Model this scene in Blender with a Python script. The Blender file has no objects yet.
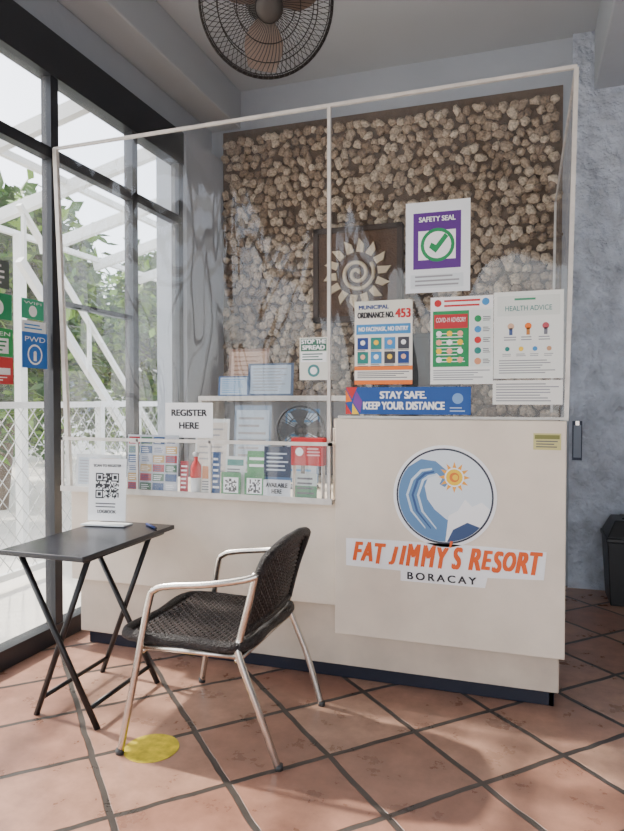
import bpy, bmesh, math, random
import numpy as np
from mathutils import Vector, Matrix
random.seed(7); np.random.seed(7)
D=bpy.data; SC=bpy.context.scene
def link(o):
    SC.collection.objects.link(o); return o

# ------------------------------------------------------------ materials
MATS={}
def mat(name,col,rough=.6,metal=0.,noise=0.,nscale=8.,bump=0.,bscale=40.,spec=.5,bdist=.02):
    if name in MATS: return MATS[name]
    m=D.materials.new(name); m.use_nodes=True; nt=m.node_tree; b=nt.nodes['Principled BSDF']
    b.inputs['Roughness'].default_value=rough; b.inputs['Metallic'].default_value=metal
    b.inputs['Specular IOR Level'].default_value=spec
    c=(col[0],col[1],col[2],1)
    tc=nt.nodes.new('ShaderNodeTexCoord')
    n=nt.nodes.new('ShaderNodeTexNoise'); n.inputs['Scale'].default_value=nscale; n.inputs['Detail'].default_value=6
    nt.links.new(tc.outputs['Object'],n.inputs['Vector'])
    r=nt.nodes.new('ShaderNodeValToRGB')
    r.color_ramp.elements[0].position=.3; r.color_ramp.elements[1].position=.7
    k=1-noise
    r.color_ramp.elements[0].color=(c[0]*k,c[1]*k,c[2]*k,1)
    k=1+noise*.4
    r.color_ramp.elements[1].color=(min(1,c[0]*k),min(1,c[1]*k),min(1,c[2]*k),1)
    nt.links.new(n.outputs['Fac'],r.inputs['Fac']); nt.links.new(r.outputs['Color'],b.inputs['Base Color'])
    if bump>0:
        n2=nt.nodes.new('ShaderNodeTexNoise'); n2.inputs['Scale'].default_value=bscale; n2.inputs['Detail'].default_value=8
        nt.links.new(tc.outputs['Object'],n2.inputs['Vector'])
        bm=nt.nodes.new('ShaderNodeBump'); bm.inputs['Strength'].default_value=bump; bm.inputs['Distance'].default_value=bdist
        nt.links.new(n2.outputs['Fac'],bm.inputs['Height']); nt.links.new(bm.outputs['Normal'],b.inputs['Normal'])
    MATS[name]=m; return m
def srgb(r,g,b):
    f=lambda v:((v/255+.055)/1.055)**2.4 if v>10 else v/255/12.92
    return (f(r),f(g),f(b))
def flat(r,g,b,rough=.55,**k):
    return mat('paint_%d_%d_%d_%d'%(r,g,b,int(rough*100)),srgb(r,g,b),rough,**k)

def clear_mat(name,haze=.04,gloss=.35,tint=(.97,.985,1),base=.045,wrinkle=0.):
    m=D.materials.new(name); m.use_nodes=True; nt=m.node_tree
    nt.nodes.clear()
    o=nt.nodes.new('ShaderNodeOutputMaterial'); t=nt.nodes.new('ShaderNodeBsdfTransparent'); t.inputs[0].default_value=(*tint,1)
    g=nt.nodes.new('ShaderNodeBsdfGlossy'); g.inputs['Roughness'].default_value=.05
    lw=nt.nodes.new('ShaderNodeLayerWeight'); lw.inputs['Blend'].default_value=.5
    pw=nt.nodes.new('ShaderNodeMath'); pw.operation='POWER'; pw.inputs[1].default_value=3.5
    ml=nt.nodes.new('ShaderNodeMath'); ml.operation='MULTIPLY_ADD'; ml.inputs[1].default_value=gloss; ml.inputs[2].default_value=base
    mx=nt.nodes.new('ShaderNodeMixShader')
    nt.links.new(lw.outputs['Facing'],pw.inputs[0]); nt.links.new(pw.outputs[0],ml.inputs[0]); nt.links.new(ml.outputs[0],mx.inputs[0]); nt.links.new(t.outputs[0],mx.inputs[1]); nt.links.new(g.outputs[0],mx.inputs[2])
    d=nt.nodes.new('ShaderNodeBsdfDiffuse'); d.inputs[0].default_value=(.92,.92,.92,1)
    tl=nt.nodes.new('ShaderNodeBsdfTranslucent'); tl.inputs[0].default_value=(.92,.92,.92,1)
    dm=nt.nodes.new('ShaderNodeMixShader'); nt.links.new(d.outputs[0],dm.inputs[1]); nt.links.new(tl.outputs[0],dm.inputs[2])
    tc=nt.nodes.new('ShaderNodeTexCoord'); mp=nt.nodes.new('ShaderNodeMapping'); mp.inputs['Scale'].default_value=(2.2,2.2,.7); mp.inputs['Rotation'].default_value=(0,.5,0)
    n=nt.nodes.new('ShaderNodeTexNoise'); n.inputs['Scale'].default_value=1.6; n.inputs['Detail'].default_value=7; n.inputs['Roughness'].default_value=.65
    rp=nt.nodes.new('ShaderNodeMapRange'); rp.inputs[1].default_value=.4; rp.inputs[2].default_value=.8; rp.inputs[3].default_value=haze*.3; rp.inputs[4].default_value=haze*3
    nt.links.new(tc.outputs['Object'],mp.inputs[0]); nt.links.new(mp.outputs[0],n.inputs['Vector']); nt.links.new(n.outputs['Fac'],rp.inputs[0])
    if wrinkle:
        m3=nt.nodes.new('ShaderNodeMapping'); m3.inputs['Scale'].default_value=(1.2,1.2,.35); nt.links.new(tc.outputs['Object'],m3.inputs[0])
        n3=nt.nodes.new('ShaderNodeTexNoise'); n3.inputs['Scale'].default_value=2.2; n3.inputs['Detail'].default_value=1.5; n3.inputs['Distortion'].default_value=.8; nt.links.new(m3.outputs[0],n3.inputs['Vector'])
        bp=nt.nodes.new('ShaderNodeBump'); bp.inputs['Strength'].default_value=1; bp.inputs['Distance'].default_value=wrinkle; nt.links.new(n3.outputs['Fac'],bp.inputs['Height']); nt.links.new(bp.outputs[0],g.inputs['Normal'])
    m2=nt.nodes.new('ShaderNodeMixShader'); nt.links.new(rp.outputs[0],m2.inputs[0]); nt.links.new(mx.outputs[0],m2.inputs[1]); nt.links.new(dm.outputs[0],m2.inputs[2])
    nt.links.new(m2.outputs[0],o.inputs[0]); return m
ACR=clear_mat('acrylic_clear',.022,.35,base=.06,wrinkle=.05)
GLS=clear_mat('window_glass',.05,.3)

CREAM=mat('counter_cream_paint',srgb(228,214,196),.45,noise=.10,nscale=5,bump=.06,bscale=60)
CREAM2=mat('counter_base_paint',srgb(206,190,172),.5,noise=.14,nscale=6,bump=.05)
KICK=mat('kick_navy',srgb(22,26,42),.4)
WHT=mat('white_trim',srgb(222,216,208),.45,noise=.15,nscale=20)
DARKF=mat('window_frame_dark',srgb(34,36,42),.4)
PLAST=mat('grey_plaster',srgb(174,180,188),.85,noise=.06,nscale=2,bump=.15,bscale=12)
BLUEP=mat('rough_whitewashed_plaster',srgb(196,204,218),.8,noise=.25,nscale=9,bump=1.0,bscale=8,bdist=.10)
CEIL=mat('ceiling_paint',srgb(178,183,188),.8,noise=.04,nscale=1.5)
BLK=mat('black_powdercoat',srgb(24,23,25),.4)
BLKT=mat('black_tabletop',srgb(36,36,42),.25,noise=.1,nscale=30)
ALU=mat('brushed_aluminium',srgb(215,208,198),.25,metal=1.,noise=.1,nscale=60)
STEELW=mat('fan_wire',srgb(48,46,46),.35,metal=.6)
PAPER=flat(240,240,238,.6)

# ------------------------------------------------------------ builder
class B:
    def __init__(s): s.v=[];s.f=[];s.mi=[];s.ms=[];s.sm=[]
    def m(s,mt):
        if mt not in s.ms: s.ms.append(mt)
        return s.ms.index(mt)
    def add(s,vs,fs,mt,smooth=False):
        o=len(s.v); s.v+= [tuple(p) for p in vs]; i=s.m(mt)
        for f in fs: s.f.append([a+o for a in f]); s.mi.append(i); s.sm.append(smooth)
    def box(s,a,b,mt,M=None):
        x0,y0,z0=a;x1,y1,z1=b
        vs=[Vector(p) for p in [(x0,y0,z0),(x1,y0,z0),(x1,y1,z0),(x0,y1,z0),(x0,y0,z1),(x1,y0,z1),(x1,y1,z1),(x0,y1,z1)]]
        if M: vs=[M@p for p in vs]
        s.add(vs,[(0,3,2,1),(4,5,6,7),(0,1,5,4),(1,2,6,5),(2,3,7,6),(3,0,4,7)],mt)
    def beam(s,p,q,w,h,mt):
        p=Vector(p);q=Vector(q);d=(q-p); L=d.length; M=Matrix.Translation(p)@d.to_track_quat('Y','Z').to_matrix().to_4x4()
        s.box((-w/2,0,-h/2),(w/2,L,h/2),mt,M)
    def tube(s,pts,r,mt,n=10,smooth=0,closed=False,flat=None):
        P=[Vector(p) for p in pts]
        if smooth:
            Q=[];N=len(P);rng=range(N if closed else N-1)
            for i in rng:
                if closed: a,b,c,d=P[i-1],P[i],P[(i+1)%N],P[(i+2)%N]
                else: a,b,c,d=P[max(i-1,0)],P[i],P[i+1],P[min(i+2,N-1)]
                for k in range(smooth):
                    t=k/smooth
                    Q.append(.5*((2*b)+(c-a)*t+(2*a-5*b+4*c-d)*t*t+(3*b-a-3*c+d)*t**3))
            if not closed: Q.append(P[-1])
            P=Q
        N=len(P); rings=[]; up=None
        for i,p in enumerate(P):
            if closed: t=(P[(i+1)%N]-P[i-1])
            else: t=P[min(i+1,N-1)]-P[max(i-1,0)]
            t.normalize()
            if up is None:
                up=Vector((0,0,1)) if abs(t.z)<.9 else Vector((1,0,0))
            a=(up-t*up.dot(t)).normalized(); b=t.cross(a); up=a
            rr=r[i*len(r)//N] if isinstance(r,(list,tuple)) else r
            rings.append([p+a*math.cos(2*math.pi*k/n)*rr+b*math.sin(2*math.pi*k/n)*rr for k in range(n)])
        vs=[v for g in rings for v in g]; fs=[]
        for i in range(N if closed else N-1):
            j=(i+1)%N
            for k in range(n):
                k2=(k+1)%n; fs.append((i*n+k,i*n+k2,j*n+k2,j*n+k))
        if not closed:
            fs.append(tuple(range(n))[::-1]); fs.append(tuple((N-1)*n+k for k in range(n)))
        s.add(vs,fs,mt,True)
    def lathe(s,prof,mt,M=None,n=24,smooth=True):
        vs=[];fs=[]
        for r,z in prof:
            for k in range(n):
                a=2*math.pi*k/n; vs.append(Vector((r*math.cos(a),r*math.sin(a),z)))
        if M: vs=[M@v for v in vs]
        for i in range(len(prof)-1):
            for k in range(n):
                k2=(k+1)%n; fs.append((i*n+k,i*n+k2,(i+1)*n+k2,(i+1)*n+k))
        fs.append(tuple(range(n))[::-1]); fs.append(tuple((len(prof)-1)*n+k for k in range(n)))
        s.add(vs,fs,mt,smooth)
    def obj(s,name,parent=None,bevel=0,loc=None,rot=None,subsurf=0):
        me=D.meshes.new(name); me.from_pydata(s.v,[],s.f)
        for m_ in s.ms: me.materials.append(m_)
        me.polygons.foreach_set('material_index',s.mi); me.polygons.foreach_set('use_smooth',s.sm); me.update()
        o=link(D.objects.new(name,me))
        if parent: o.parent=parent
        if loc: o.location=loc
        if rot: o.rotation_euler=rot
        if bevel:
            md=o.modifiers.new('bevel','BEVEL'); md.width=bevel; md.segments=2; md.limit_method='ANGLE'; md.angle_limit=.7
        return o
def empty(name,loc=(0,0,0)):
    o=link(D.objects.new(name,None)); o.location=loc; o.empty_display_size=.1; return o

def text(parent,body,x,y,w,h,mt,z=.0022,shear=0.,bold=0.,name='lettering',space=1.):
    """text fitted in local rect centred x,y with width w and cap height h; bold = extra stroke weight in metres"""
    c=D.curves.new(name,'FONT'); c.body=body; c.align_x='CENTER'; c.align_y='CENTER'; c.size=1; c.shear=shear; c.space_character=space
    c.materials.append(mt)
    o=link(D.objects.new(name,c)); bpy.context.view_layer.update()
    dx,dy=o.dimensions.x,o.dimensions.y
    sx,sy=w/max(dx,.01),h/max(dy,.01)
    offs=[(0,0)] if bold<=0 else [(-bold,-bold*.5),(bold,-bold*.5),(-bold,bold*.5),(bold,bold*.5),(0,0)]
    for i,(ax_,ay_) in enumerate(offs):
        p=o if i==0 else link(D.objects.new(name,c))
        p.scale=(sx,sy,1); p.parent=parent; p.location=(x+ax_,y+ay_,z+i*.00012)
    return o

FRONT=(math.pi/2,0,0); LEFTW=(math.pi/2,0,math.pi/2)
class Sheet:
    """flat printed sheet, local XY, origin lower-left"""
    def __init__(s,w,h,bg=None): 
        s.b=B(); s.w=w;s.h=h;s.k=1
        if bg: s.b.box((0,0,-.0005),(w,h,.0005),bg)
    def r(s,x0,y0,x1,y1,mt,k=None):
        z=.0007+.0003*(k or 1); W,H=s.w,s.h
        s.b.add([(x0*W,y0*H,z),(x1*W,y0*H,z),(x1*W,y1*H,z),(x0*W,y1*H,z)],[(0,1,2,3)],mt)
    def lines(s,x0,y0,x1,y1,n,mt,k=2,fill=.4):
        for i in range(n):
            yy=y1-(i+.5)*(y1-y0)/n; hh=(y1-y0)/n*fill/2
            s.r(x0,yy-hh,x0+(x1-x0)*random.uniform(.7,1),yy+hh,mt,k)
    def c(s,x,y,rad,mt,k=2,n=20):
        z=.0007+.0003*k
        s.b.add([(x*s.w+rad*math.cos(2*math.pi*i/n),y*s.h+rad*math.sin(2*math.pi*i/n),z) for i in range(n)],[tuple(range(n))],mt)
    def poly(s,pts,mt,k=2):
        z=.0007+.0003*k; s.b.add([(x,y,z) for x,y in pts],[tuple(range(len(pts)))],mt)
    def obj(s,name,loc,rot=FRONT): return s.b.obj(name,None,0,loc,rot)

GR=flat(90,90,95); LG=flat(150,150,155); DK=flat(35,35,40); WH=flat(245,245,245)
RED=flat(200,35,40); ORG=flat(240,120,30); YEL=flat(245,200,40); GRN=flat(20,140,80); NAVY=flat(25,60,130); BLU=flat(60,140,200); TEAL=flat(30,130,120); PUR=flat(90,36,130)

# ------------------------------------------------------------ room shell
XL=-2.5; YB=5.0; ZC=3.93; XR=3.4; YF=-1.8
def tile_mat():
    m=D.materials.new('terracotta_tiles'); m.use_nodes=True; nt=m.node_tree; b=nt.nodes['Principled BSDF']
    tc=nt.nodes.new('ShaderNodeTexCoord'); mp=nt.nodes.new('ShaderNodeMapping'); mp.inputs['Rotation'].default_value=(0,0,math.radians(45)); mp.inputs['Location'].default_value=(.12,.05,0)
    nt.links.new(tc.outputs['Object'],mp.inputs[0])
    br=nt.nodes.new('ShaderNodeTexBrick'); br.offset=0; br.squash=1
    br.inputs['Scale'].default_value=1; br.inputs['Brick Width'].default_value=.40; br.inputs['Row Height'].default_value=.40; br.inputs['Mortar Size'].default_value=.013; br.inputs['Mortar Smooth'].default_value=.25; br.inputs['Bias'].default_value=0
    br.inputs['Color1'].default_value=(*srgb(156,112,94),1); br.inputs['Color2'].default_value=(*srgb(190,150,128),1); br.inputs['Mortar'].default_value=(*srgb(70,64,60),1)
    nz0=nt.nodes.new('ShaderNodeTexNoise'); nz0.inputs['Scale'].default_value=6
    nt.links.new(tc.outputs['Object'],nz0.inputs['Vector'])
    ad=nt.nodes.new('ShaderNodeMixRGB'); ad.blend_type='ADD'; ad.inputs[0].default_value=.02
    nt.links.new(mp.outputs[0],ad.inputs[1]); nt.links.new(nz0.outputs['Color'],ad.inputs[2]); nt.links.new(ad.outputs[0],br.inputs['Vector'])
    n=nt.nodes.new('ShaderNodeTexNoise'); n.inputs['Scale'].default_value=7; n.inputs['Detail'].default_value=8; n.inputs['Roughness'].default_value=.65; nt.links.new(tc.outputs['Object'],n.inputs['Vector'])
    mr=nt.nodes.new('ShaderNodeMapRange'); mr.inputs[1].default_value=.3; mr.inputs[2].default_value=.7; mr.inputs[3].default_value=.58; mr.inputs[4].default_value=1.12
    nt.links.new(n.outputs['Fac'],mr.inputs[0])
    mu=nt.nodes.new('ShaderNodeMixRGB'); mu.blend_type='MULTIPLY'; mu.inputs[0].default_value=1
    nt.links.new(br.outputs['Color'],mu.inputs[1]); nt.links.new(mr.outputs[0],mu.inputs[2]); nt.links.new(mu.outputs[0],b.inputs['Base Color'])
    r2=nt.nodes.new('ShaderNodeMapRange'); r2.inputs[3].default_value=.18; r2.inputs[4].default_value=.42; nt.links.new(n.outputs['Fac'],r2.inputs[0]); nt.links.new(r2.outputs[0],b.inputs['Roughness'])
    bm=nt.nodes.new('ShaderNodeBump'); bm.inputs['Strength'].default_value=.5; bm.inputs['Distance'].default_value=.006; bm.invert=True
    nt.links.new(br.outputs['Fac'],bm.inputs['Height']); nt.links.new(bm.outputs['Normal'],b.inputs['Normal'])
    return m
b=B(); b.box((XL-.15,YF,-.1),(XR+.1,YB+.15,0),tile_mat()); b.obj('floor')
b=B(); b.box((XL-.25,YF,ZC),(XR+.1,YB+.15,ZC+.15),CEIL); b.obj('ceiling')
b=B(); b.box((XL-.25,YB,0),(XR+.1,YB+.15,ZC),PLAST)
b.obj('wall_back')
b=B(); b.box((.30,YB-.04,0),(XR,YB,ZC),BLUEP); b.obj('wall_back_right')
b=B(); b.box((XR,YF,0),(XR+.1,YB,ZC),PLAST); b.obj('wall_right')
b=B(); b.box((XL-.25,YF-.15,2.7),(XR+.1,YF,ZC),PLAST); b.box((XL-.25,YF-.15,0),(-1.4,YF,2.7),PLAST); b.box((2.6,YF-.15,0),(XR+.1,YF,2.7),PLAST); b.obj('wall_front_light_block')  # unseen wall behind the camera, added to cut flat light from the front
b=B(); b.box((XL-.25,YF,3.36),(XL-.05,YB,ZC),PLAST); b.box((XL-.2,4.36,0),(XL+.06,YB,3.36),PLAST); b.obj('wall_left')
b=B(); b.box((.44,YF,3.52),(.95,YB-.04,ZC),PLAST); b.obj('ceiling_beam',bevel=.01)
b=B(); b.box((XL-.05,YF,3.62),(XL+.22,YB,ZC),CEIL); b.obj('ceiling_beam',bevel=.01)

# windows (glazed left wall)
b=B(); y0=YF; y1=4.36
b.box((XL-.06,y0,3.12),(XL+.04,y1,3.36),DARKF)
b.box((XL-.03,y0,2.67),(XL+.03,y1,2.73),DARKF)
b.box((XL-.05,y0,0),(XL+.04,y1,.10),DARKF)
for y in (-1.78,-.3,1.3,2.96,3.73,4.33): b.box((XL-.035,y-.03,.1),(XL+.03,y+.03,3.12),DARKF)
b.box((XL-.02,3.0,1.88),(XL+.02,3.7,1.91),DARKF)
w=b.obj('window_1')
b=B(); b.add([(XL,y0,.1),(XL,y1,.1),(XL,y1,3.12),(XL,y0,3.12)],[(0,1,2,3)],GLS); b.obj('glass_pane',w)

# coral stone cladding
bm=bmesh.new(); bmesh.ops.create_icosphere(bm,subdivisions=2,radius=1); bm.verts.ensure_lookup_table()
base=np.array([v.co[:] for v in bm.verts]); tri=np.array([[v.index for v in f.verts] for f in bm.faces]); bm.free()
V=[];F=[];off=0
x0,x1,z0,z1=-2.40,.20,.95,3.58; step=.070
nx=int((x1-x0)/step); nz=int((z1-z0)/step)
for j in range(nz):
    for i in range(nx+1):
        px=x0+(i+.5*(j%2))*step+random.uniform(-.02,.02); pz=z0+(j+.5)*step+random.uniform(-.02,.02)
        if px>x1: continue
        sc=np.array([random.uniform(.027,.052),random.uniform(.022,.034),random.uniform(.026,.042)])
        q=Matrix.Rotation(random.uniform(0,6.28),3,'Y')
        k=np.random.rand(3)*6; 
        rad=1+.16*np.sin(base@np.array([3.1,2.3,1.7])*1.3+k[0])+.12*np.sin(base@np.array([-2.,4.,3.3])*1.5+k[1])+np.random.uniform(-.12,.12,len(base))
        p=(base*rad[:,None]*sc)@np.array(q)
        V.append(p+np.array([px,YB-.015-random.uniform(0,.010),pz])); F.append(tri+off); off+=len(base)
V=np.concatenate(V);F=np.concatenate(F)
m=D.materials.new('coral_stone'); m.use_nodes=True; nt=m.node_tree; bs=nt.nodes['Principled BSDF']; bs.inputs['Roughness'].default_value=.9
g=nt.nodes.new('ShaderNodeNewGeometry'); rp=nt.nodes.new('ShaderNodeValToRGB'); e=rp.color_ramp.elements
e[0].position=0;e[0].color=(*srgb(152,128,106),1);e[1].position=1;e[1].color=(*srgb(232,212,186),1); q=e.new(.5); q.color=(*srgb(196,172,146),1)
nt.links.new(g.outputs['Random Per Island'],rp.inputs[0])
tc=nt.nodes.new('ShaderNodeTexCoord'); n=nt.nodes.new('ShaderNodeTexNoise'); n.inputs['Scale'].default_value=55; n.inputs['Detail'].default_value=5; nt.links.new(tc.outputs['Object'],n.inputs['Vector'])
mr=nt.nodes.new('ShaderNodeMapRange'); mr.inputs[1].default_value=.35; mr.inputs[2].default_value=.65; mr.inputs[3].default_value=.52; mr.inputs[4].default_value=1.12; nt.links.new(n.outputs['Fac'],mr.inputs[0])
mu=nt.nodes.new('ShaderNodeMixRGB'); mu.blend_type='MULTIPLY'; mu.inputs[0].default_value=1; nt.links.new(rp.outputs[0],mu.inputs[1]); nt.links.new(mr.outputs[0],mu.inputs[2]); nt.links.new(mu.outputs[0],bs.inputs['Base Color'])
bp=nt.nodes.new('ShaderNodeBump'); bp.inputs['Strength'].default_value=.9; bp.inputs['Distance'].default_value=.014; nt.links.new(n.outputs['Fac'],bp.inputs['Height']); nt.links.new(bp.outputs[0],bs.inputs['Normal'])
me=D.meshes.new('stone'); me.from_pydata(V.tolist(),[],F.tolist()); me.materials.append(m); me.polygons.foreach_set('use_smooth',[True]*len(F))
ws=link(D.objects.new('wall_back_stone_cladding',me))
MORT=mat('stone_mortar',srgb(98,80,64),.95,noise=.3,nscale=30)
b=B(); b.box((-2.44,YB-.012,.9),(.24,YB+.001,3.6),MORT); b.obj('mortar_bed',ws)

# ------------------------------------------------------------ reception counter
b=B()
b.box((-.84,2.88,.257),(.165,2.925,1.262),CREAM)           # logo panel
b.box((-2.36,2.93,.37),(-.838,2.97,.87),CREAM)              # left panel
b.box((-2.33,2.965,.075),(.145,3.0,.45),CREAM2)             # base
b.box((-2.30,3.0,0),(.13,3.04,.075),KICK)
b.box((.10,2.97,.075),(.148,4.85,1.255),CREAM2)            # right cheek
b.box((.105,3.0,0),(.13,4.85,.075),KICK)
b.box((-2.36,2.97,.45),(-2.32,3.6,.87),CREAM2)
b.box((-2.34,2.95,.83),(-.84,3.55,.872),CREAM)             # desk
b.box((-.86,2.926,1.22),(.12,3.3,1.262),CREAM)
b.box((-.88,2.98,.45),(-.842,3.5,1.215),CREAM)
cn=b.obj('reception_counter',bevel=.004)
# rack
b=B()
b.box((-2.37,2.862,.862),(-.85,2.93,.878),WHT); b.box((-2.37,2.858,.862),(-.85,2.866,.89),WHT)
b.box((-2.37,2.86,1.135),(-.85,2.872,1.152),WHT)
for x in (-2.365,-1.90,-1.485,-.87): b.box((x,2.86,.875),(x+.012,2.87,1.15),WHT)
for x in (-2.37,-.862): b.box((x,2.86,1.135),(x+.012,2.93,1.152),WHT)
rk=b.obj('rack',cn)
b=B(); b.add([(-2.36,2.867,.88),(-.86,2.867,.88),(-.86,2.867,1.13),(-2.36,2.867,1.13)],[(0,1,2,3)],ACR); b.obj('rack_clear_front',cn)

# acrylic barrier
b=B()
def strip(p,q,w=.022): b.beam(p,q,w,w,WHT)
strip((-2.455,2.935,2.72),(.195,2.935,2.74),.015)
strip((-2.37,2.935,.87),(-2.445,2.935,2.72),.024)
strip((-.885,2.935,.88),(-.885,2.935,2.73),.016)
strip((.165,2.935,1.262),(.192,2.935,2.735),.018)
strip((.19,2.93,2.735),(.19,4.86,2.735),.012)
strip((.175,4.85,1.262),(.19,4.85,2.735),.016)
strip((-.84,2.935,1.27),(.165,2.935,1.27),.012)
sc_=b.obj('acrylic_barrier_screen')
b=B()
b.add([(-2.37,2.933,.88),(-.885,2.933,.88),(-.885,2.933,2.73),(-2.445,2.933,2.72)],[(0,1,2,3)],ACR)
b.add([(-.885,2.933,1.265),(.165,2.933,1.265),(.19,2.933,2.735),(-.885,2.933,2.73)],[(0,1,2,3)],ACR)
b.add([(.17,2.94,1.265),(.18,4.84,1.265),(.19,4.84,2.735),(.19,2.94,2.735)],[(0,1,2,3)],ACR)
b.obj('acrylic_sheets',sc_)

# ------------------------------------------------------------ logo stickers
TXO=flat(226,92,24); SK=WH
R=.212; lx,lz=-.338,.925
L=Sheet(1,1)
L.c(0,0,R+.014,WH,1,64); L.c(0,0,R,flat(35,42,60),2,64); L.c(0,0,R-.008,flat(222,230,236),3,64)
sc=lambda pts:[(x*R*.955,y*R*.955) for x,y in pts]
def arcp(a0,a1,n,r=1.): return [(r*math.cos(math.radians(a0+(a1-a0)*i/n)),r*math.sin(math.radians(a0+(a1-a0)*i/n))) for i in range(n+1)]
wave=arcp(300,150,18)+[(-.78,.62),(-.5,.8),(-.18,.76),(.06,.56),(.12,.34),(.02,.2),(-.1,.26),(-.04,.38),(-.16,.5),(-.34,.42),(-.42,.2),(-.36,-.08),(-.2,-.3),(.05,-.5),(.3,-.62)]
L.poly(sc(wave),flat(92,134,178),4)
for k,(o1,o2) in enumerate(((.10,.0),(.22,.0),(.34,.0))):
    c1=[(-.93+o1,.0),(-.82+o1,.35),(-.58+o1*.7,.62-o1*.5),(-.3+o1*.4,.66-o1*.5)]
    c2=[(-.3+o1*.4,.62-o1*.5),(-.55+o1*.7,.57-o1*.5),(-.77+o1,.32),(-.88+o1,.0),(-.78+o1,-.35),(-.5+o1,-.7)]
    L.poly(sc([(-.5+o1+.0,-.74),(-.83+o1,-.36)]+c1+c2),flat(200,216,230) if k!=1 else flat(50,82,132),5)
L.poly(sc(arcp(-88,-14,12)+[(.8,-.1),(.6,-.2),(.45,-.05),(.3,-.3),(.1,-.42)]),WH,5)
L.poly(sc(arcp(-86,-40,8)+[(.5,-.55),(.2,-.72)]),flat(50,76,118),6)
sx,sy=.22,.42
pts=[]
for i in range(24):
    r_=.34 if i%2==0 else .19; a=2*math.pi*i/24; pts.append((sx+r_*math.cos(a),sy+r_*math.sin(a)))
L.poly(sc(pts),flat(240,165,40),5); L.c(sx*R*.955,sy*R*.955,.2*R,WH,6); L.c(sx*R*.955,sy*R*.955,.17*R,YEL,7)
L.c(sx*R*.955,sy*R*.955,.10*R,flat(225,120,40),8);L.c((sx+.02)*R*.955,sy*R*.955,.06*R,YEL,9)
L.obj('logo_sticker',(lx,2.8795,lz))
L=Sheet(1,1)
L.poly([(-.435,-.065),(-.18,-.07),(-.18,-.115),(.19,-.115),(.2,-.07),(.43,-.06),(.44,.06),(.2,.066),(-.2,.066),(-.435,.062)],WH,1)
o=L.obj('resort_name_sticker',(-.35,2.8795,.648))
# hand-brushed lettering: each letter slightly jittered in height
random.seed(3)
body="FAT JIMMY'S RESORT"; adv={'I':.55,'J':.75,'M':1.25,' ':.55,"'":.4,'F':.85,'T':.9,'R':.95,'S':.85,'Y':.9,'E':.85}
tot=sum(adv.get(c,1.) for c in body); xx=-.41; uu=.82/tot
for ch_ in body:
    wd_=adv.get(ch_,1.)*uu
    if ch_!=' ':
        hh=.088*random.uniform(.90,1.1) if ch_!="'" else .028
        text(o,ch_,xx+wd_/2,.0+random.uniform(-.005,.005)+(.032 if ch_=="'" else 0),wd_*(.88 if ch_!="'" else .5),hh,TXO,.003,shear=.3,bold=.0048 if ch_!="'" else .002,name='letter')
    xx+=wd_
text(o,"BORACAY",.0,-.09,.30,.032,DK,.003,space=1.4,bold=.0015)
s=Sheet(.11,.07,flat(205,196,130)); s.r(.05,.65,.95,.9,flat(120,120,60)); s.lines(.1,.1,.9,.6,3,GR); s.obj('label_sticker',(.033,2.8785,1.14))

# ------------------------------------------------------------ posters on the screen
YP=2.926
s=Sheet(.285,.405,flat(232,236,240)); s.r(.12,.26,.86,.88,PUR); s.r(.2,.36,.78,.68,WH,2); s.r(.08,.05,.9,.2,flat(215,222,226),1); s.lines(.15,.06,.85,.2,3,LG,2)
s.c(.5,.52,.075,GRN,3,24); s.c(.5,.52,.06,WH,4,24)
s.poly([(.105,.2),(.135,.175),(.19,.245),(.175,.26),(.135,.21),(.115,.222)],GRN,5)
o=s.obj('safety_seal_poster',(-.52,YP,1.832)); text(o,'SAFETY SEAL',.14,.325,.16,.022,WH,.0025,bold=.001)
s=Sheet(.27,.385,flat(236,232,222)); s.r(.0,.86,1,1,flat(225,224,210)); s.r(.03,.60,.97,.72,BLU); s.r(.0,.0,1,.05,ORG); s.r(0,.17,1,.22,ORG)
for i in range(4):
    for j in range(2): 
        s.r(.05+.235*i,.42-.17*j,.24+.235*i,.56-.17*j,[NAVY,TEAL,BLU,flat(60,60,70)][(i+j)%4],2); s.lines(.05+.235*i,.38-.17*j,.24+.235*i,.42-.17*j,2,GR)
        s.c(.145+.235*i,.50-.17*j,.012,[WH,YEL,flat(230,180,150)][(i+2*j)%3],3,10)
s.lines(.05,.07,.95,.16,4,GR)
o=s.obj('ordinance_poster',(-.758,YP,1.422)); text(o,'MUNICIPAL',.09,.355,.14,.018,NAVY,bold=.001); text(o,'ORDINANCE NO.',.10,.318,.17,.026,DK,.0025,bold=.0015); text(o,'453',.228,.322,.068,.04,RED,.003,bold=.002); text(o,'NO FACEMASK, NO ENTRY',.135,.254,.23,.022,WH,.0028,bold=.001)
s=Sheet(.272,.388,flat(238,240,236)); s.r(0,.86,1,1,WH); s.c(.12,.93,.016,RED,3); s.c(.88,.93,.016,BLU,3); s.lines(.22,.87,.8,.98,2,RED); s.r(.04,.2,.62,.84,GRN); s.r(.06,.64,.6,.8,flat(190,40,50),2); s.lines(.1,.24,.56,.6,9,WH,3,.25); s.r(.64,.2,.97,.84,flat(225,232,228),1)
for i in range(3):
    for j in range(4): s.c(.14+.17*i,.28+.1*j,.013,[WH,YEL,flat(240,170,140)][(i+j)%3],4,12)
for j in range(5): s.c(.76,.26+.12*j,.015,[flat(220,150,110),TEAL,RED,BLU,GRN][j],3,14); s.lines(.84,.23+.12*j,.96,.29+.12*j,3,GR,3)
s.lines(.05,.04,.95,.17,5,LG)
o=s.obj('covid_guidelines_poster',(-.407,YP,1.42)); text(o,'COVID-19 ADVISORY',.09,.285,.13,.02,WH,.0028)
s=Sheet(.284,.374,flat(236,238,232)); s.r(.05,.72,.95,.95,flat(222,226,220)); s.lines(.3,.88,.7,.94,1,flat(60,150,110)); s.lines(.08,.05,.92,.22,6,LG)
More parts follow.
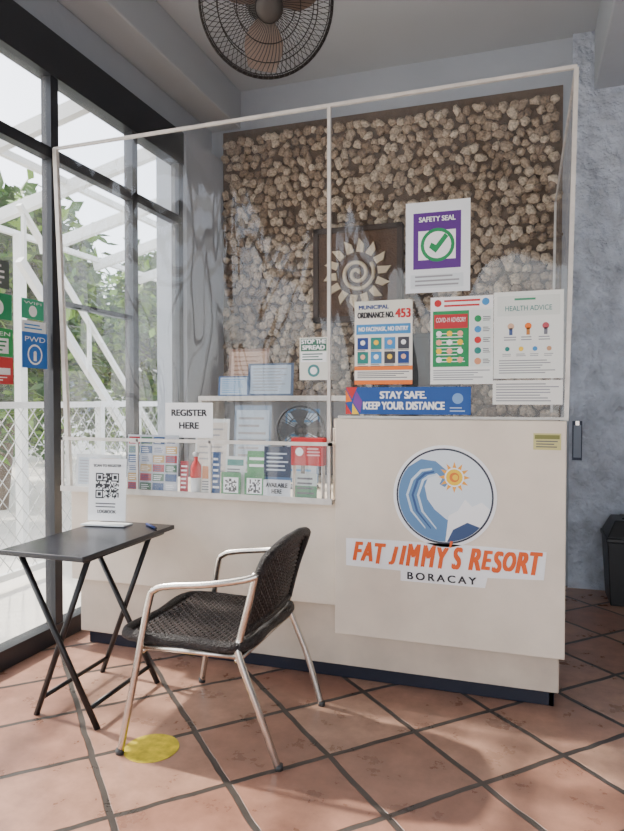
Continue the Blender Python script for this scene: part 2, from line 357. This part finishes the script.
for i in range(3): s.c(.25+.25*i,.60,.014,[flat(220,180,150),ORG,flat(190,80,90)][i],3,14); s.r(.225+.25*i,.5,.275+.25*i,.58,[flat(70,90,140),flat(200,130,60),flat(120,120,130)][i],3); s.lines(.15+.25*i,.43,.33+.25*i,.49,2,LG)
for i in range(4): s.c(.2+.2*i,.34,.010,[TEAL,YEL,BLU,flat(200,150,110)][i],3,14); s.lines(.13+.2*i,.25,.27+.2*i,.29,2,LG)
o=s.obj('health_advice_poster',(-.133,YP,1.443)); text(o,'HEALTH ADVICE',.142,.30,.19,.022,TEAL,.0026)
s=Sheet(.286,.105,flat(236,234,228)); s.lines(.05,.1,.95,.9,7,LG); s.obj('notice_sheet',(-.136,YP,1.33))
s=Sheet(.572,.125,flat(16,76,150)); 
s.poly([(0,0),(.03,0),(.0,.05)],RED,2); s.poly([(.03,0),(.065,.0),(.033,.05)],YEL,2); s.poly([(.0,.055),(.03,.06),(.0,.115)],ORG,2); s.poly([(.035,.055),(.07,.005),(.08,.06),(.05,.11)],flat(120,60,150),2)
s.poly([(.0,.125),(.03,.07),(.055,.125)],RED,2); s.c(.9,.58,.024,flat(120,160,210),2,20); s.lines(.84,.08,.97,.3,2,flat(170,190,220))
o=s.obj('distance_banner',(-.80,YP-.002,1.284)); text(o,'STAY SAFE.',.27,.087,.21,.032,WH,bold=.0022); text(o,'KEEP YOUR DISTANCE',.27,.038,.37,.034,WH,bold=.0022)
s=Sheet(.272,.178,WH); o=s.obj('register_here_sign',(-1.763,YP-.004,1.158)); text(o,'REGISTER',.136,.125,.20,.032,DK,bold=.002); text(o,'HERE',.136,.06,.11,.032,DK,bold=.002)
s=Sheet(.142,.203,flat(226,226,216)); s.r(.05,.68,.95,.97,flat(60,110,90)); s.r(.05,.42,.95,.66,WH); s.lines(.1,.45,.9,.64,3,flat(50,100,90)); s.c(.5,.22,.03,flat(60,130,130),3,20); s.c(.5,.22,.018,WH,4,20)
o=s.obj('stop_the_spread_sign',(-1.03,YP,1.445)); text(o,'STOP THE',.071,.182,.12,.02,WH,.0026,bold=.0015); text(o,'SPREAD',.071,.154,.11,.02,WH,.0026,bold=.0015)

# ------------------------------------------------------------ rack contents
def bro(name,x0,x1,z0,z1,y,bg,parts,tilt=-.06):
    s=Sheet(x1-x0,z1-z0,bg); 
    for p in parts:
        if p[0]=='r': s.r(*p[1:])
        elif p[0]=='l': s.lines(*p[1:])
        elif p[0]=='c': s.c(*p[1:])
    return s.obj(name,(x0,y,z0),(math.pi/2+tilt,0,0))
colr=[flat(170,40,52),flat(40,80,130),flat(200,160,90),flat(70,110,84),flat(205,205,210)]
s=Sheet(.30,.29,flat(190,194,200))
for i in range(4):
    for j in range(6): s.r(.02+.245*i,.02+.163*j,.24+.245*i,.15+.163*j,colr[(i*3+j*2)%5],1); s.lines(.04+.245*i,.03+.163*j,.21+.245*i,.13+.163*j,3,WH if (i+j)%2 else colr[1],2)
s.obj('magazine_stack',(-1.975,2.888,.88),(math.pi/2-.06,0,0))
bro('red_leaflet',-1.665,-1.62,.88,1.04,2.895,colr[0],[('l',.1,.1,.9,.9,6,WH)])
bro('blue_leaflet',-1.485,-1.44,.88,1.09,2.895,colr[1],[('l',.1,.1,.9,.9,6,WH)])
bro('tour_leaflet',-1.545,-1.49,.88,1.03,2.893,flat(220,216,205),[('r',.1,.5,.9,.92,flat(200,120,60)),('l',.1,.1,.9,.45,4,GR)])
for nm,xa in (('qr_card',-1.425),('qr_card',-1.30)):
    s=Sheet(.105,.115,flat(40,130,70)); s.r(.12,.12,.88,.78,WH)
    for i in range(9):
        for j in range(9):
            if random.random()<.5: s.r(.2+.066*i,.17+.062*j,.266+.066*i,.232+.062*j,DK,2)
    s.obj(nm,(xa,2.876,.88),(math.pi/2-.05,0,0))
bro('green_leaflet',-1.30,-1.19,.88,1.10,2.905,flat(40,140,70),[('l',.1,.6,.9,.9,2,WH)])
bro('price_leaflet',-1.42,-1.31,.88,1.07,2.908,flat(222,224,220),[('l',.1,.1,.9,.7,8,GR),('r',.1,.76,.9,.92,TEAL)])
bro('blue_brochure',-1.205,-1.065,.88,1.125,2.89,flat(75,110,150),[('r',.0,.4,1,1,flat(34,52,80)),('l',.1,.5,.9,.9,5,flat(200,210,220)),('r',0,0,1,.35,flat(205,210,215))])
o=bro('available_here_card',-1.20,-1.06,.88,.965,2.875,flat(220,222,224),[]); text(o,'AVAILABLE\nHERE',.07,.045,.11,.05,DK,bold=.001)
b=B(); b.box((-1.055,2.872,1.04),(-.895,2.926,1.17),flat(190,20,28)); b.box((-1.05,2.875,.879),(-1.045,2.92,1.04),WHT); b.box((-.905,2.875,.879),(-.90,2.92,1.04),WHT); bx=b.obj('donation_box',bevel=.003)
s=Sheet(.15,.09); s.c(.25,.5,.02,WH,1,18); s.lines(.5,.25,.95,.75,3,flat(240,190,190)); o=s.obj('label',(-1.05,2.8715,1.06)); o.parent=bx
bro('mixed_leaflet',-1.04,-.93,.885,1.0,2.885,flat(190,200,196),[('r',0,0,1,.5,flat(70,130,90)),('l',.1,.1,.9,.9,4,GR)])
bro('faded_leaflet',-2.30,-2.02,.88,1.06,2.895,flat(212,214,214),[('r',.05,.1,.45,.9,flat(180,190,200)),('r',.55,.1,.95,.9,flat(206,190,180)),('l',.08,.15,.42,.85,8,LG),('l',.58,.15,.92,.85,8,LG)])
b=B(); M=Matrix.Translation((-1.575,2.899,.879))
b.lathe([(.024,0),(.027,.01),(.027,.08)],flat(225,225,222),M,20)
b.lathe([(.027,.08),(.029,.09),(.027,.135),(.018,.155),(.010,.165),(.010,.185)],flat(215,45,40),M,20); b.lathe([(.010,.185),(.016,.188),(.016,.205),(.006,.21)],flat(190,190,190),M,16)
b.obj('sanitizer_bottle')

# ------------------------------------------------------------ behind screen
b=B()
b.box((-1.95,3.62,1.345),(-.88,3.95,1.375),WHT)
for x in (-1.95,-.905): b.box((x,3.62,0),(x+.025,3.95,1.345),WHT)
b.box((-1.92,3.93,.1),(-.90,3.95,1.34),flat(126,128,134)); b.box((-1.93,3.63,.85),(-.9,3.95,.87),WHT)
b.obj('office_shelf',bevel=.003)
def stand(name,x0,x1,z0,z1,y,bg,line,inner=None): 
    s=Sheet(x1-x0,z1-z0,bg); s.r(.06,.06,.94,.94,inner or WH); s.lines(.12,.12,.88,.88,8,line,2,.3); s.obj(name,(x0,y,z0),(math.pi/2-.08,0,0))
P1=flat(176,192,208); P2=flat(212,204,196)
stand('framed_notice',-1.63,-1.33,1.376,1.575,3.66,flat(70,90,120),LG,P1)
stand('framed_notice',-1.85,-1.64,1.376,1.50,3.70,flat(50,90,140),BLU,P1)
stand('framed_notice',-1.83,-1.55,1.376,1.68,3.80,flat(130,94,74),flat(150,110,90),flat(190,156,134))
stand('paper_notice',-1.60,-1.37,.873,1.32,3.38,flat(120,140,164),LG,P1)
stand('paper_notice',-1.86,-1.64,.873,1.24,3.40,flat(220,224,226),LG,P2)
stand('paper_notice',-1.33,-1.12,.873,1.30,3.50,flat(80,120,160),BLU,P1)
# small black desk fan
b=B(); c1=Vector((-1.15,3.28,1.19)); Mf=Matrix.Translation(c1)@Vector((.25,-1,.05)).normalized().to_track_quat('Z','Y').to_matrix().to_4x4()
DF=flat(38,40,44)
b.lathe([(.09,0),(.09,.012),(.03,.022),(.014,.03)],DF,Matrix.Translation((-1.15,3.31,.873)),24)
b.tube([(-1.15,3.31,.89),(-1.15,3.33,1.05),(-1.15,3.32,1.15)],.012,DF,10,3)
for s_ in (1,-1):
    for i in range(36):
        a=2*math.pi*i/36; b.tube([Mf@Vector((r*math.cos(a),r*math.sin(a),s_*(.03*(1-(r/.125)**2)+.004))) for r in (.02,.06,.095,.125)],.0012,DF,4)
    b.tube([Mf@Vector((.07*math.cos(t*.35),.07*math.sin(t*.35),s_*.024)) for t in range(18)],.0018,DF,4,0,True)
b.tube([Mf@Vector((.127*math.cos(t*math.pi/16),.127*math.sin(t*math.pi/16),0)) for t in range(32)],.006,DF,6,0,True)
b.lathe([(.03,-.09),(.038,-.07),(.038,-.035),(.02,-.03)],DF,Mf,18); b.lathe([(.022,.026),(.022,.036),(.01,.038)],DF,Mf,18)
for i in range(4):
    a0=i*math.pi/2; b.add([Mf@Vector((r*math.cos(a0+da),r*math.sin(a0+da),dz)) for r,da,dz in ((.02,-.3,-.01),(.11,-.42,-.014),(.115,.1,.0),(.11,.5,.014),(.02,.3,.01))],[(0,1,2,3,4)],flat(70,74,80))
b.obj('desk_fan')
# desktop monitor on the high part of the desk
b=B(); b.box((-.74,3.20,1.40),(-.30,3.225,1.68),flat(30,32,36)); b.box((-.72,3.19,1.42),(-.32,3.201,1.66),flat(20,22,26)); b.box((-.55,3.21,1.27),(-.49,3.24,1.42),BLK); b.box((-.63,3.14,1.2622),(-.41,3.29,1.275),BLK); b.obj('computer_monitor',bevel=.004)
# office chair
b=B(); GY=mat('office_fabric',srgb(52,54,60),.8,bump=.2,bscale=200)
cx,cy=-1.22,4.40
def rbox(b,c,sx,sy,sz,mt,e=4,n=16,mm=9):
    vs=[];fs=[]
    for j in range(mm+1):
        ph=-math.pi/2+math.pi*j/mm
        for i in range(n):
            t=2*math.pi*i/n
            f=lambda w,p:math.copysign(abs(w)**p,w)
            vs.append((c[0]+sx*f(math.cos(ph),2/e)*f(math.cos(t),2/e),c[1]+sy*f(math.cos(ph),2/e)*f(math.sin(t),2/e),c[2]+sz*f(math.sin(ph),2/e)))
    for j in range(mm):
        for i in range(n): fs.append((j*n+i,j*n+(i+1)%n,(j+1)*n+(i+1)%n,(j+1)*n+i))
    b.add(vs,fs,mt,True)
rbox(b,(cx,cy,.52),.25,.25,.05,GY); rbox(b,(cx,cy-.24,1.0),.23,.04,.28,GY,3)
b.tube([(cx,cy-.2,.5),(cx,cy-.29,.6),(cx,cy-.28,.9)],.02,BLK,8,4); b.tube([(cx,cy,.12),(cx,cy,.5)],.03,BLK)
for i in range(5):
    a=i*2*math.pi/5; ex,ey=cx+.28*math.cos(a),cy+.28*math.sin(a); b.beam((cx,cy,.12),(ex,ey,.08),.04,.03,BLK); b.tube([(ex-.015,ey,.03),(ex+.015,ey,.03)],.03,BLK,14)
b.obj('office_chair')
# sun artwork
b=B(); FR=mat('art_board_brown',srgb(92,66,46),.8,noise=.25,nscale=25,bump=.3,bscale=60); CL=mat('sun_relief_cream',srgb(222,202,170),.85,noise=.1,nscale=20)
b.box((-1.585,4.865,1.97),(-.90,4.895,2.68),FR)
for a,bb in (((-1.595,4.850,1.96),(-1.555,4.925,2.69)),((-.93,4.850,1.96),(-.89,4.925,2.69)),((-1.595,4.850,1.96),(-.89,4.925,2.0)),((-1.595,4.850,2.65),(-.89,4.925,2.69))): b.box(a,bb,flat(58,40,28))
c0=Vector((-1.24,4.855,2.325))
sp=[]
for i in range(44):
    t=i/43*2*math.pi*2.1; r_=.012+.125*(i/43); sp.append(c0+Vector((r_*math.cos(t),0,r_*math.sin(t))))
b.tube(sp,.0155,CL,8)
for i in range(14):
    a=2*math.pi*i/14+.1; d=Vector((math.cos(a),0,math.sin(a))); t=Vector((-d.z,0,d.x)); p0=c0+d*.165; p1=c0+d*.27
    vs=[p0-t*.028,p0+t*.028,p0+t*.02+d*.07,p1+t*.018,p0-t*.03+d*.06]
    fr=[v+Vector((0,-.012,0)) for v in vs]; bk=[v+Vector((0,.012,0)) for v in vs]
    b.add(fr+bk,[(0,1,2,3,4),(9,8,7,6,5)]+[(k,(k+1)%5+0,(k+1)%5+5,k+5) for k in range(5)],CL)
b.obj('sun_wall_art')

# ------------------------------------------------------------ stickers on the glazing
def st(name,y0,y1,z0,z1,bg,parts,words=None):
    s=Sheet(y1-y0,z1-z0,bg)
    for p in parts:
        if p[0]=='r': s.r(*p[1:])
        elif p[0]=='l': s.lines(*p[1:])
        else: s.c(*p[1:])
    o=s.obj(name,(XL+.003,y0,z0),LEFTW)
    if words: text(o,words,(y1-y0)/2,(z1-z0)*.8,(y1-y0)*.8,(z1-z0)*.14,WH,.0028)
st('window_sticker',2.47,2.645,1.91,2.05,flat(90,100,95),[('l',.1,.1,.9,.9,4,WH)])
st('window_sticker',2.47,2.66,1.755,1.885,flat(40,150,100),[('c',.5,.45,.04,WH,2)])
st('window_sticker',2.47,2.665,1.57,1.71,flat(50,160,90),[('r',.15,.1,.85,.65,WH),('l',.2,.15,.8,.6,3,GRN)],'OPEN')
st('window_sticker',2.47,2.665,1.43,1.565,flat(205,60,60),[('r',.1,.35,.9,.6,WH),('l',.2,.1,.8,.3,2,WH)])
st('window_sticker',2.728,2.89,1.78,1.885,flat(60,170,130),[('c',.5,.4,.03,WH,2)],'WIFI')
st('window_sticker',2.728,2.905,1.71,1.77,flat(235,238,240),[('l',.1,.2,.9,.8,2,BLU)])
st('window_sticker',2.728,2.915,1.52,1.71,flat(40,110,190),[('c',.5,.38,.055,WH,2),('c',.5,.38,.045,flat(40,110,190),3),('c',.5,.42,.012,WH,4),('r',.44,.2,.56,.4,WH,4)],'PWD')

# ------------------------------------------------------------ folding table
b=B()
b.box((-2.09,2.14,.70),(-1.67,2.85,.722),BLKT)
top=b.obj('table_top',None,bevel=.004)
ft=empty('folding_table'); top.parent=ft
b=B()
for y in (2.205,2.66):
    b.tube([(-2.04,y,.70),(-1.655,y,.0)],.0125,BLK); b.tube([(-1.71,y+.025,.70),(-1.985,y+.025,.0)],.0125,BLK)
b.tube([(-1.70,2.22,.075),(-1.70,2.665,.075)],.010,BLK); b.tube([(-1.957,2.23,.075),(-1.957,2.685,.075)],.010,BLK)
b.tube([(-2.03,2.2,.69),(-2.03,2.8,.69)],.010,BLK); b.tube([(-1.71,2.2,.69),(-1.71,2.8,.69)],.010,BLK)
b.obj('legs',ft)
# QR stand
s=Sheet(.205,.31,WH)
s.r(.1,.82,.9,.93,WH,1); s.lines(.2,.2,.8,.3,2,GR)
N=21; sz=.62/N
for i in range(N):
    for j in range(N):
        cor=[(0,0),(0,N-7),(N-7,N-7)]; inn=[(a,bb) for a,bb in cor if a<=i<a+7 and bb<=j<bb+7]
        if inn:
            a,bb=inn[0]; ii,jj=i-a,j-bb; on=ii in(0,6) or jj in(0,6) or (2<=ii<=4 and 2<=jj<=4)
        else: on=random.random()<.5
        if on: s.r(.19+sz*i,.36+sz*.66*j,.19+sz*(i+1.02),.36+sz*.66*(j+1.02),DK,2)
o=s.obj('qr_code_stand',(-2.09,2.72,.745),(math.pi/2-.06,0,.12)); text(o,'SCAN TO REGISTER',.102,.275,.15,.013,DK,bold=.0006); text(o,'LOGBOOK',.102,.045,.1,.016,DK,bold=.0006)
b=B()
b.add([(-.01,-.012,-.003),(.215,-.012,-.003),(.215,.325,-.003),(-.01,.325,-.003)],[(0,1,2,3)],ACR)
b.box((-.014,-.0215,-.05),(.219,-.014,.045),flat(225,228,230)); b.obj('clear_holder',o)
b=B(); b.tube([(-1.80,2.80,.7285),(-1.70,2.72,.7285)],.006,flat(30,50,110)); b.tube([(-1.70,2.72,.7285),(-1.69,2.712,.7285)],.0045,DK); b.obj('pen')

# ------------------------------------------------------------ armchair
ch=empty('rattan_armchair')
W=mat('rattan_strand',srgb(52,43,40),.38,noise=.45,nscale=60)
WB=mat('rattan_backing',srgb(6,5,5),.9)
def weave(name,fn,lu,lv,parent,pitch=.0185):
    """real basket weave: flat strands going over/under in both directions on surface fn(u,v)"""
    b=B(); nu=int(lu/pitch); nv=int(lv/pitch)
    def nrm(u,v):
        e=.01; a=Vector(fn(min(1,u+e),v))-Vector(fn(max(0,u-e),v)); c=Vector(fn(u,min(1,v+e)))-Vector(fn(u,max(0,v-e))); return a.cross(c).normalized()
    hw=.34*pitch; am=.0055
    P=[[Vector(fn(i/(2*nu),j/(2*nv))) for i in range(2*nu+1)] for j in range(2*nv+1)]
    Nn=[[nrm(i/(2*nu),j/(2*nv)) for i in range(2*nu+1)] for j in range(2*nv+1)]
    for j in range(nv):
        vs=[];fs=[]
        for i in range(2*nu+1):
            c=P[2*j+1][i]; n=Nn[2*j+1][i]; side=(P[2*j+2][i]-P[2*j][i]).normalized()
            h=am*(1 if ((i//2)+j)%2 else -1) if i%2 else 0
            vs+=[c-side*hw+n*(h-.001),c+n*(h+.002),c+side*hw+n*(h-.001)]
            if i: k=3*i; fs+=[(k-3,k,k+1,k-2),(k-2,k+1,k+2,k-1)]
        b.add(vs,fs,W,True)
    for i in range(nu):
        vs=[];fs=[]
        for j in range(2*nv+1):
            c=P[j][2*i+1]; n=Nn[j][2*i+1]; side=(P[j][2*i+2]-P[j][2*i]).normalized()
            h=-am*(1 if ((j//2)+i)%2 else -1) if j%2 else 0
            vs+=[c-side*hw+n*(h-.001),c+n*(h+.002),c+side*hw+n*(h-.001)]
            if j: k=3*j; fs+=[(k-3,k,k+1,k-2),(k-2,k+1,k+2,k-1)]
        b.add(vs,fs,W,True)
    b.obj(name,parent)
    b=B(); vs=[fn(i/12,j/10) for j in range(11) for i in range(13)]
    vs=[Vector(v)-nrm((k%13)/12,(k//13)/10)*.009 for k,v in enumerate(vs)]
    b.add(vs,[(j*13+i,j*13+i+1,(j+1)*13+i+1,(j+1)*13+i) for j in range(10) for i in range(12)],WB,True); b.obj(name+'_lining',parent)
def seatf(u,v):
    x=-1.475+u*.49; y=2.145+v*.52
    z=.455-.012*math.sin(math.pi*v)*math.sin(math.pi*u)-.03*max(0,(.12-u)/.12)**2
    return (x,y,z)
weave('seat',seatf,.49,.52,ch)
def backf(u,v):  # v up
    y=2.165+u*.475; t=v
    x=-.985+.075*t+.02*math.sin(math.pi*u)+(.02*max(0,t-.85)/.15)
    z=.49+.32*t-.04*t*abs(2*u-1)**3
    return (x,y,z)
weave('backrest',backf,.475,.33,ch)
b=B(); WV=mat('rattan_edge_roll',srgb(34,28,27),.5,bump=.8,bscale=150)
b.tube([(-1.475,2.15,.438),(-1.48,2.40,.436),(-1.475,2.66,.438),(-1.2,2.668,.44),(-.985,2.66,.443),(-.975,2.40,.44),(-.985,2.15,.443),(-1.2,2.142,.44)],.021,WV,10,5,True)
b.tube([backf(0,0),backf(0,.5),backf(0,.93),backf(.08,1),backf(.3,1),backf(.5,1),backf(.7,1),backf(.92,1),backf(1,.93),backf(1,.5),backf(1,0)],.018,WV,10,5)
b.tube([backf(0,0),backf(.5,0),backf(1,0)],.016,WV,8,3)
b.obj('woven_edging',ch)
b=B()
for sgn,y0,yf,yr,yk in ((-1,2.115,2.078,2.168,2.15),(1,2.695,2.737,2.691,2.655)):
    b.tube([(-1.46,yf,.0),(-1.40,(yf+y0)/2,.32),(-1.352,y0,.585),(-1.325,y0,.632),(-1.26,y0,.652),(-1.1,y0,.672),(-.97,(y0+yk)/2,.695),(-.92,yk,.71)],.0135,ALU,12,6)
    b.tube([(-.845,yr,.0),(-.915,(yr+y0)/2,.22),(-.99,y0+.02*-sgn,.42),(-.99,yk,.47),(-.955,yk,.60),(-.925,yk,.72)],.0135,ALU,12,6)
    b.tube([(-1.378,y0,.41),(-1.0,y0+.02*-sgn,.41)],.011,ALU)
    for p in ((-1.46,yf),(-.845,yr)): b.tube([(p[0],p[1],0),(p[0],p[1],.02)],.016,flat(60,60,60))
b.tube([(-1.38,2.11,.395),(-1.38,2.70,.395)],.011,ALU); b.tube([(-.995,2.13,.395),(-.995,2.68,.395)],.011,ALU)
b.obj('metal_frame',ch)

# ------------------------------------------------------------ ceiling fan
fa=empty('orbit_ceiling_fan')
fc=Vector((-1.10,2.69,3.10)); ax=Vector((.40,-.72,-.62)).normalized()
M=Matrix.Translation(fc)@ax.to_track_quat('Z','Y').to_matrix().to_4x4()
b=B(); Rf=.295
def dome(r,s): return s*(.085*(1-(r/Rf)**2.6)+.012)
for s_ in (1,-1):
    for i in range(72):
        a=2*math.pi*i/72; pts=[]
        for k in range(7):
            r=.06+(Rf-.06)*k/6; aa=a+ .35*(1-k/6)*s_
            pts.append(M@Vector((r*math.cos(aa),r*math.sin(aa),dome(r,s_))))
        b.tube(pts,.0016,STEELW,4)
    for r in (.06,.14,.22,.285):
        b.tube([M@Vector((r*math.cos(t*math.pi/18),r*math.sin(t*math.pi/18),dome(r,s_))) for t in range(36)],.0025,STEELW,5,0,True)
b.tube([M@Vector((Rf*math.cos(t*math.pi/24),Rf*math.sin(t*math.pi/24),0)) for t in range(48)],.006,STEELW,8,0,True)
b.lathe([(.02,.098),(.058,.096),(.06,.09),(.02,.088)],flat(70,66,62),M,24)
b.obj('cage',fa)
b=B(); BLD=mat('fan_blade_grey',srgb(112,96,86),.45,noise=.1)
for i in range(3):
    a0=2*math.pi*i/3+.5; vs=[];fs=[]
    for k in range(7):
        r=.05+.215*k/6; hw=.25+.38*math.sin(math.pi*min(1,.25+k/7.5))
        for j in range(7):
            a=a0+hw*(j/6*2-1)*.95; vs.append(M@Vector((r*math.cos(a),r*math.sin(a),.03*(j/6*2-1)+.01)))
    for k in range(6):
        for j in range(6): fs.append((k*7+j,k*7+j+1,(k+1)*7+j+1,(k+1)*7+j))
    b.add(vs,fs,BLD,True)
b.lathe([(.05,-.04),(.055,.03),(.04,.05),(.01,.055)],flat(60,56,54),M,24)
b.obj('blades',fa)
b=B(); b.lathe([(.03,-.22),(.075,-.2),(.085,-.12),(.06,-.07),(.03,-.05)],flat(76,72,70),M,24)
p=M@Vector((0,0,-.16)); 
b.tube([p,p+Vector((0,.05,.12)),p+Vector((0,.06,.3)),(p.x,p.y+.06,3.80)],.018,flat(70,66,64),10,4)
b.lathe([(.03,3.78),(.06,3.82),(.09,3.90),(.09,3.931)],flat(90,88,86),Matrix.Translation((p.x,p.y+.06,0)),24)
b.obj('motor_and_mount',fa)

# ------------------------------------------------------------ bin, clipboard, floor sticker
b=B(); BB=mat('bin_black',srgb(22,22,24),.4)
def frust(b,cx,cy,z0,w0,z1,w1,mt):
    b.add([(cx-w0,cy-w0,z0),(cx+w0,cy-w0,z0),(cx+w0,cy+w0,z0),(cx-w0,cy+w0,z0),(cx-w1,cy-w1,z1),(cx+w1,cy-w1,z1),(cx+w1,cy+w1,z1),(cx-w1,cy+w1,z1)],[(3,2,1,0),(4,5,6,7),(0,1,5,4),(1,2,6,5),(2,3,7,6),(3,0,4,7)],mt)
frust(b,.69,4.75,0,.15,.42,.175,BB); frust(b,.69,4.75,.42,.183,.45,.183,BB); frust(b,.69,4.75,.45,.175,.56,.125,BB); frust(b,.69,4.75,.56,.08,.572,.075,BB)
b.obj('trash_bin',bevel=.012)
b=B(); b.box((.32,4.948,.92),(.385,4.960,1.2),flat(60,70,90)); b.box((.328,4.945,.94),(.378,4.949,1.17),flat(140,150,165)); b.box((.34,4.94,1.17),(.365,4.95,1.2),ALU); b.obj('clipboard')
b=B(); n=28; ym=mat('worn_yellow_vinyl',srgb(220,196,44),.5,noise=.4,nscale=25)
b.lathe([(.105,0.0003),(.105,.0015)],ym,Matrix.Translation((-1.366,2.15,0)),40,False); b.obj('floor_marker_sticker')

# ------------------------------------------------------------ outdoors
b=B(); b.box((-30,-20,-.25),(XL-.15,30,-.08),mat('pale_paving',srgb(222,216,206),.8,noise=.12,nscale=1.5)); b.obj('ground_outside')
OW=mat('outdoor_white_paint',srgb(230,230,226),.7,noise=.06)
b=B()
for i in range(13):
    y=-1.5+i*.85; b.beam((-2.74,y,3.30),(-4.6,y,2.85),.06,.10,OW)
for x,z in ((-3.6,3.14),(-4.55,2.91)): b.beam((x,-1.6,z),(x,8.9,z),.05,.05,OW)
for y in (-1.5,1.6,4.9,8.2): b.beam((-4.5,y,-.08),(-4.5,y,2.9),.08,.08,OW)
b.obj('pergola')
b=B(); NET=mat('fence_wire',srgb(170,172,168),.5)
for i in range(90):
    y=-1.5+i*.13
    for s_ in (1,-1):
        b.beam((-3.7,y,.0),(-3.7,y+s_*1.15,1.30),.005,.005,NET)
b.beam((-3.7,-3.2,1.31),(-3.7,12,1.31),.05,.05,OW); b.beam((-3.7,-3.2,.02),(-3.7,12,.02),.05,.05,OW)
for i in range(8): b.beam((-3.7,-3+i*2,-.08),(-3.7,-3+i*2,1.34),.06,.06,OW)
b.obj('lattice_fence')
b=B()
b.beam((-3.95,4.3,2.5),(-3.95,6.85,-.05),.06,.07,OW)
b.beam((-3.95,4.3,2.95),(-3.95,6.9,.4),.05,.035,OW)
for i in range(4):
    t=i/3; y=4.35+2.5*t; z=2.45-2.5*t; b.beam((-3.95,y,z-.02),(-3.95,y,z+.47),.03,.03,OW)
b.obj('stair_railing')
b=B(); b.box((-14.2,2,-.08),(-14,26,2.9),OW); b.box((-14.4,1.8,2.9),(-13.6,26.2,3.1),flat(150,140,132))
for y in (5,9,13,17): b.box((-14.0,y,.8),(-13.97,y+1.6,2.2),flat(90,105,120)); 
b.obj('neighbouring_building')
LF=mat('leaf_green',srgb(62,104,34),.5,noise=.5,nscale=3); LF2=mat('leaf_light',srgb(128,166,56),.5,noise=.3,nscale=3); TR=mat('bark',srgb(96,80,64),.9,bump=.4)
def tree(name,c,n,rad,h,bush=False):
    b=B(); b.tube([(c[0],c[1],-.08),(c[0]+.1,c[1]+.05,c[2]*.5),(c[0],c[1],c[2])],[.09,.06],TR,8,4)
    for i in range(5):
        a=i*1.3; b.tube([(c[0],c[1],c[2]*.6),(c[0]+rad*.7*math.cos(a),c[1]+rad*.7*math.sin(a),c[2]+.3*h*math.sin(i*2))],.02,TR,6)
    cl=[(c[0]+max(-.9,min(.9,random.gauss(0,.45)))*rad,c[1]+max(-1,min(1,random.gauss(0,.5)))*rad*1.3,c[2]+random.gauss(0,.45)*h) for _ in range(44)]
    if bush: cl+= [(c[0]+random.uniform(-.5,.5)*rad,c[1]+random.uniform(-1,1)*rad,random.uniform(.4,c[2])) for _ in range(18)]
    for i in range(n):
        q=random.choice(cl); g=lambda: max(-1.5,min(1.5,random.gauss(0,1)))
        p=Vector(q)+Vector((g(),g(),g()*.8))*.2*rad
        d=Vector((random.gauss(0,1),random.gauss(0,1),random.gauss(-.3,.6))).normalized(); t=d.cross(Vector((random.random(),random.random(),1))).normalized(); l=random.uniform(.15,.28); w=l*.28
        b.add([p,p+d*l*.5+t*w,p+d*l,p+d*l*.5-t*w],[(0,1,2,3)],LF if random.random()<.6 else LF2)
    b.obj(name)
tree('tree',(-6.5,6.7,3.0),13000,1.15,1.0,True); tree('tree',(-6.6,11.0,2.9),13000,1.3,1.2,True); tree('tree',(-6.6,2.6,2.4),4000,.9,.8); tree('tree',(-10.4,12.5,3.2),12000,1.6,1.4,True)
tree('tree',(-10.2,8.0,3.0),9000,1.4,1.3,True)

# ------------------------------------------------------------ light
wd=D.worlds.new('world'); SC.world=wd; wd.use_nodes=True; nt=wd.node_tree; bg=nt.nodes['Background']
sky=nt.nodes.new('ShaderNodeTexSky'); sky.sky_type='NISHITA'; sky.sun_disc=False; sky.sun_elevation=math.radians(38); sky.sun_rotation=math.radians(-80); sky.air_density=1; sky.dust_density=3
mx=nt.nodes.new('ShaderNodeMixRGB'); mx.inputs[0].default_value=.6; mx.inputs[2].default_value=(4.6,4.6,4.7,1)
nt.links.new(sky.outputs[0],mx.inputs[1]); nt.links.new(mx.outputs[0],bg.inputs[0]); bg.inputs[1].default_value=.92
sd=D.lights.new('sun','SUN'); sd.energy=10; sd.angle=.035; sd.color=(1,.94,.84); so=link(D.objects.new('sun',sd)); so.rotation_euler=Vector((.72,-.10,-.78)).to_track_quat('-Z','Y').to_euler()

# ------------------------------------------------------------ camera
cd=D.cameras.new('cam'); cd.sensor_fit='HORIZONTAL'; cd.sensor_width=36; cd.lens=36*645/624; cd.clip_start=.05
co=link(D.objects.new('camera',cd)); co.location=(0,0,1.35); co.rotation_euler=(math.radians(90-1.38),0,math.radians(18.3)); SC.camera=co
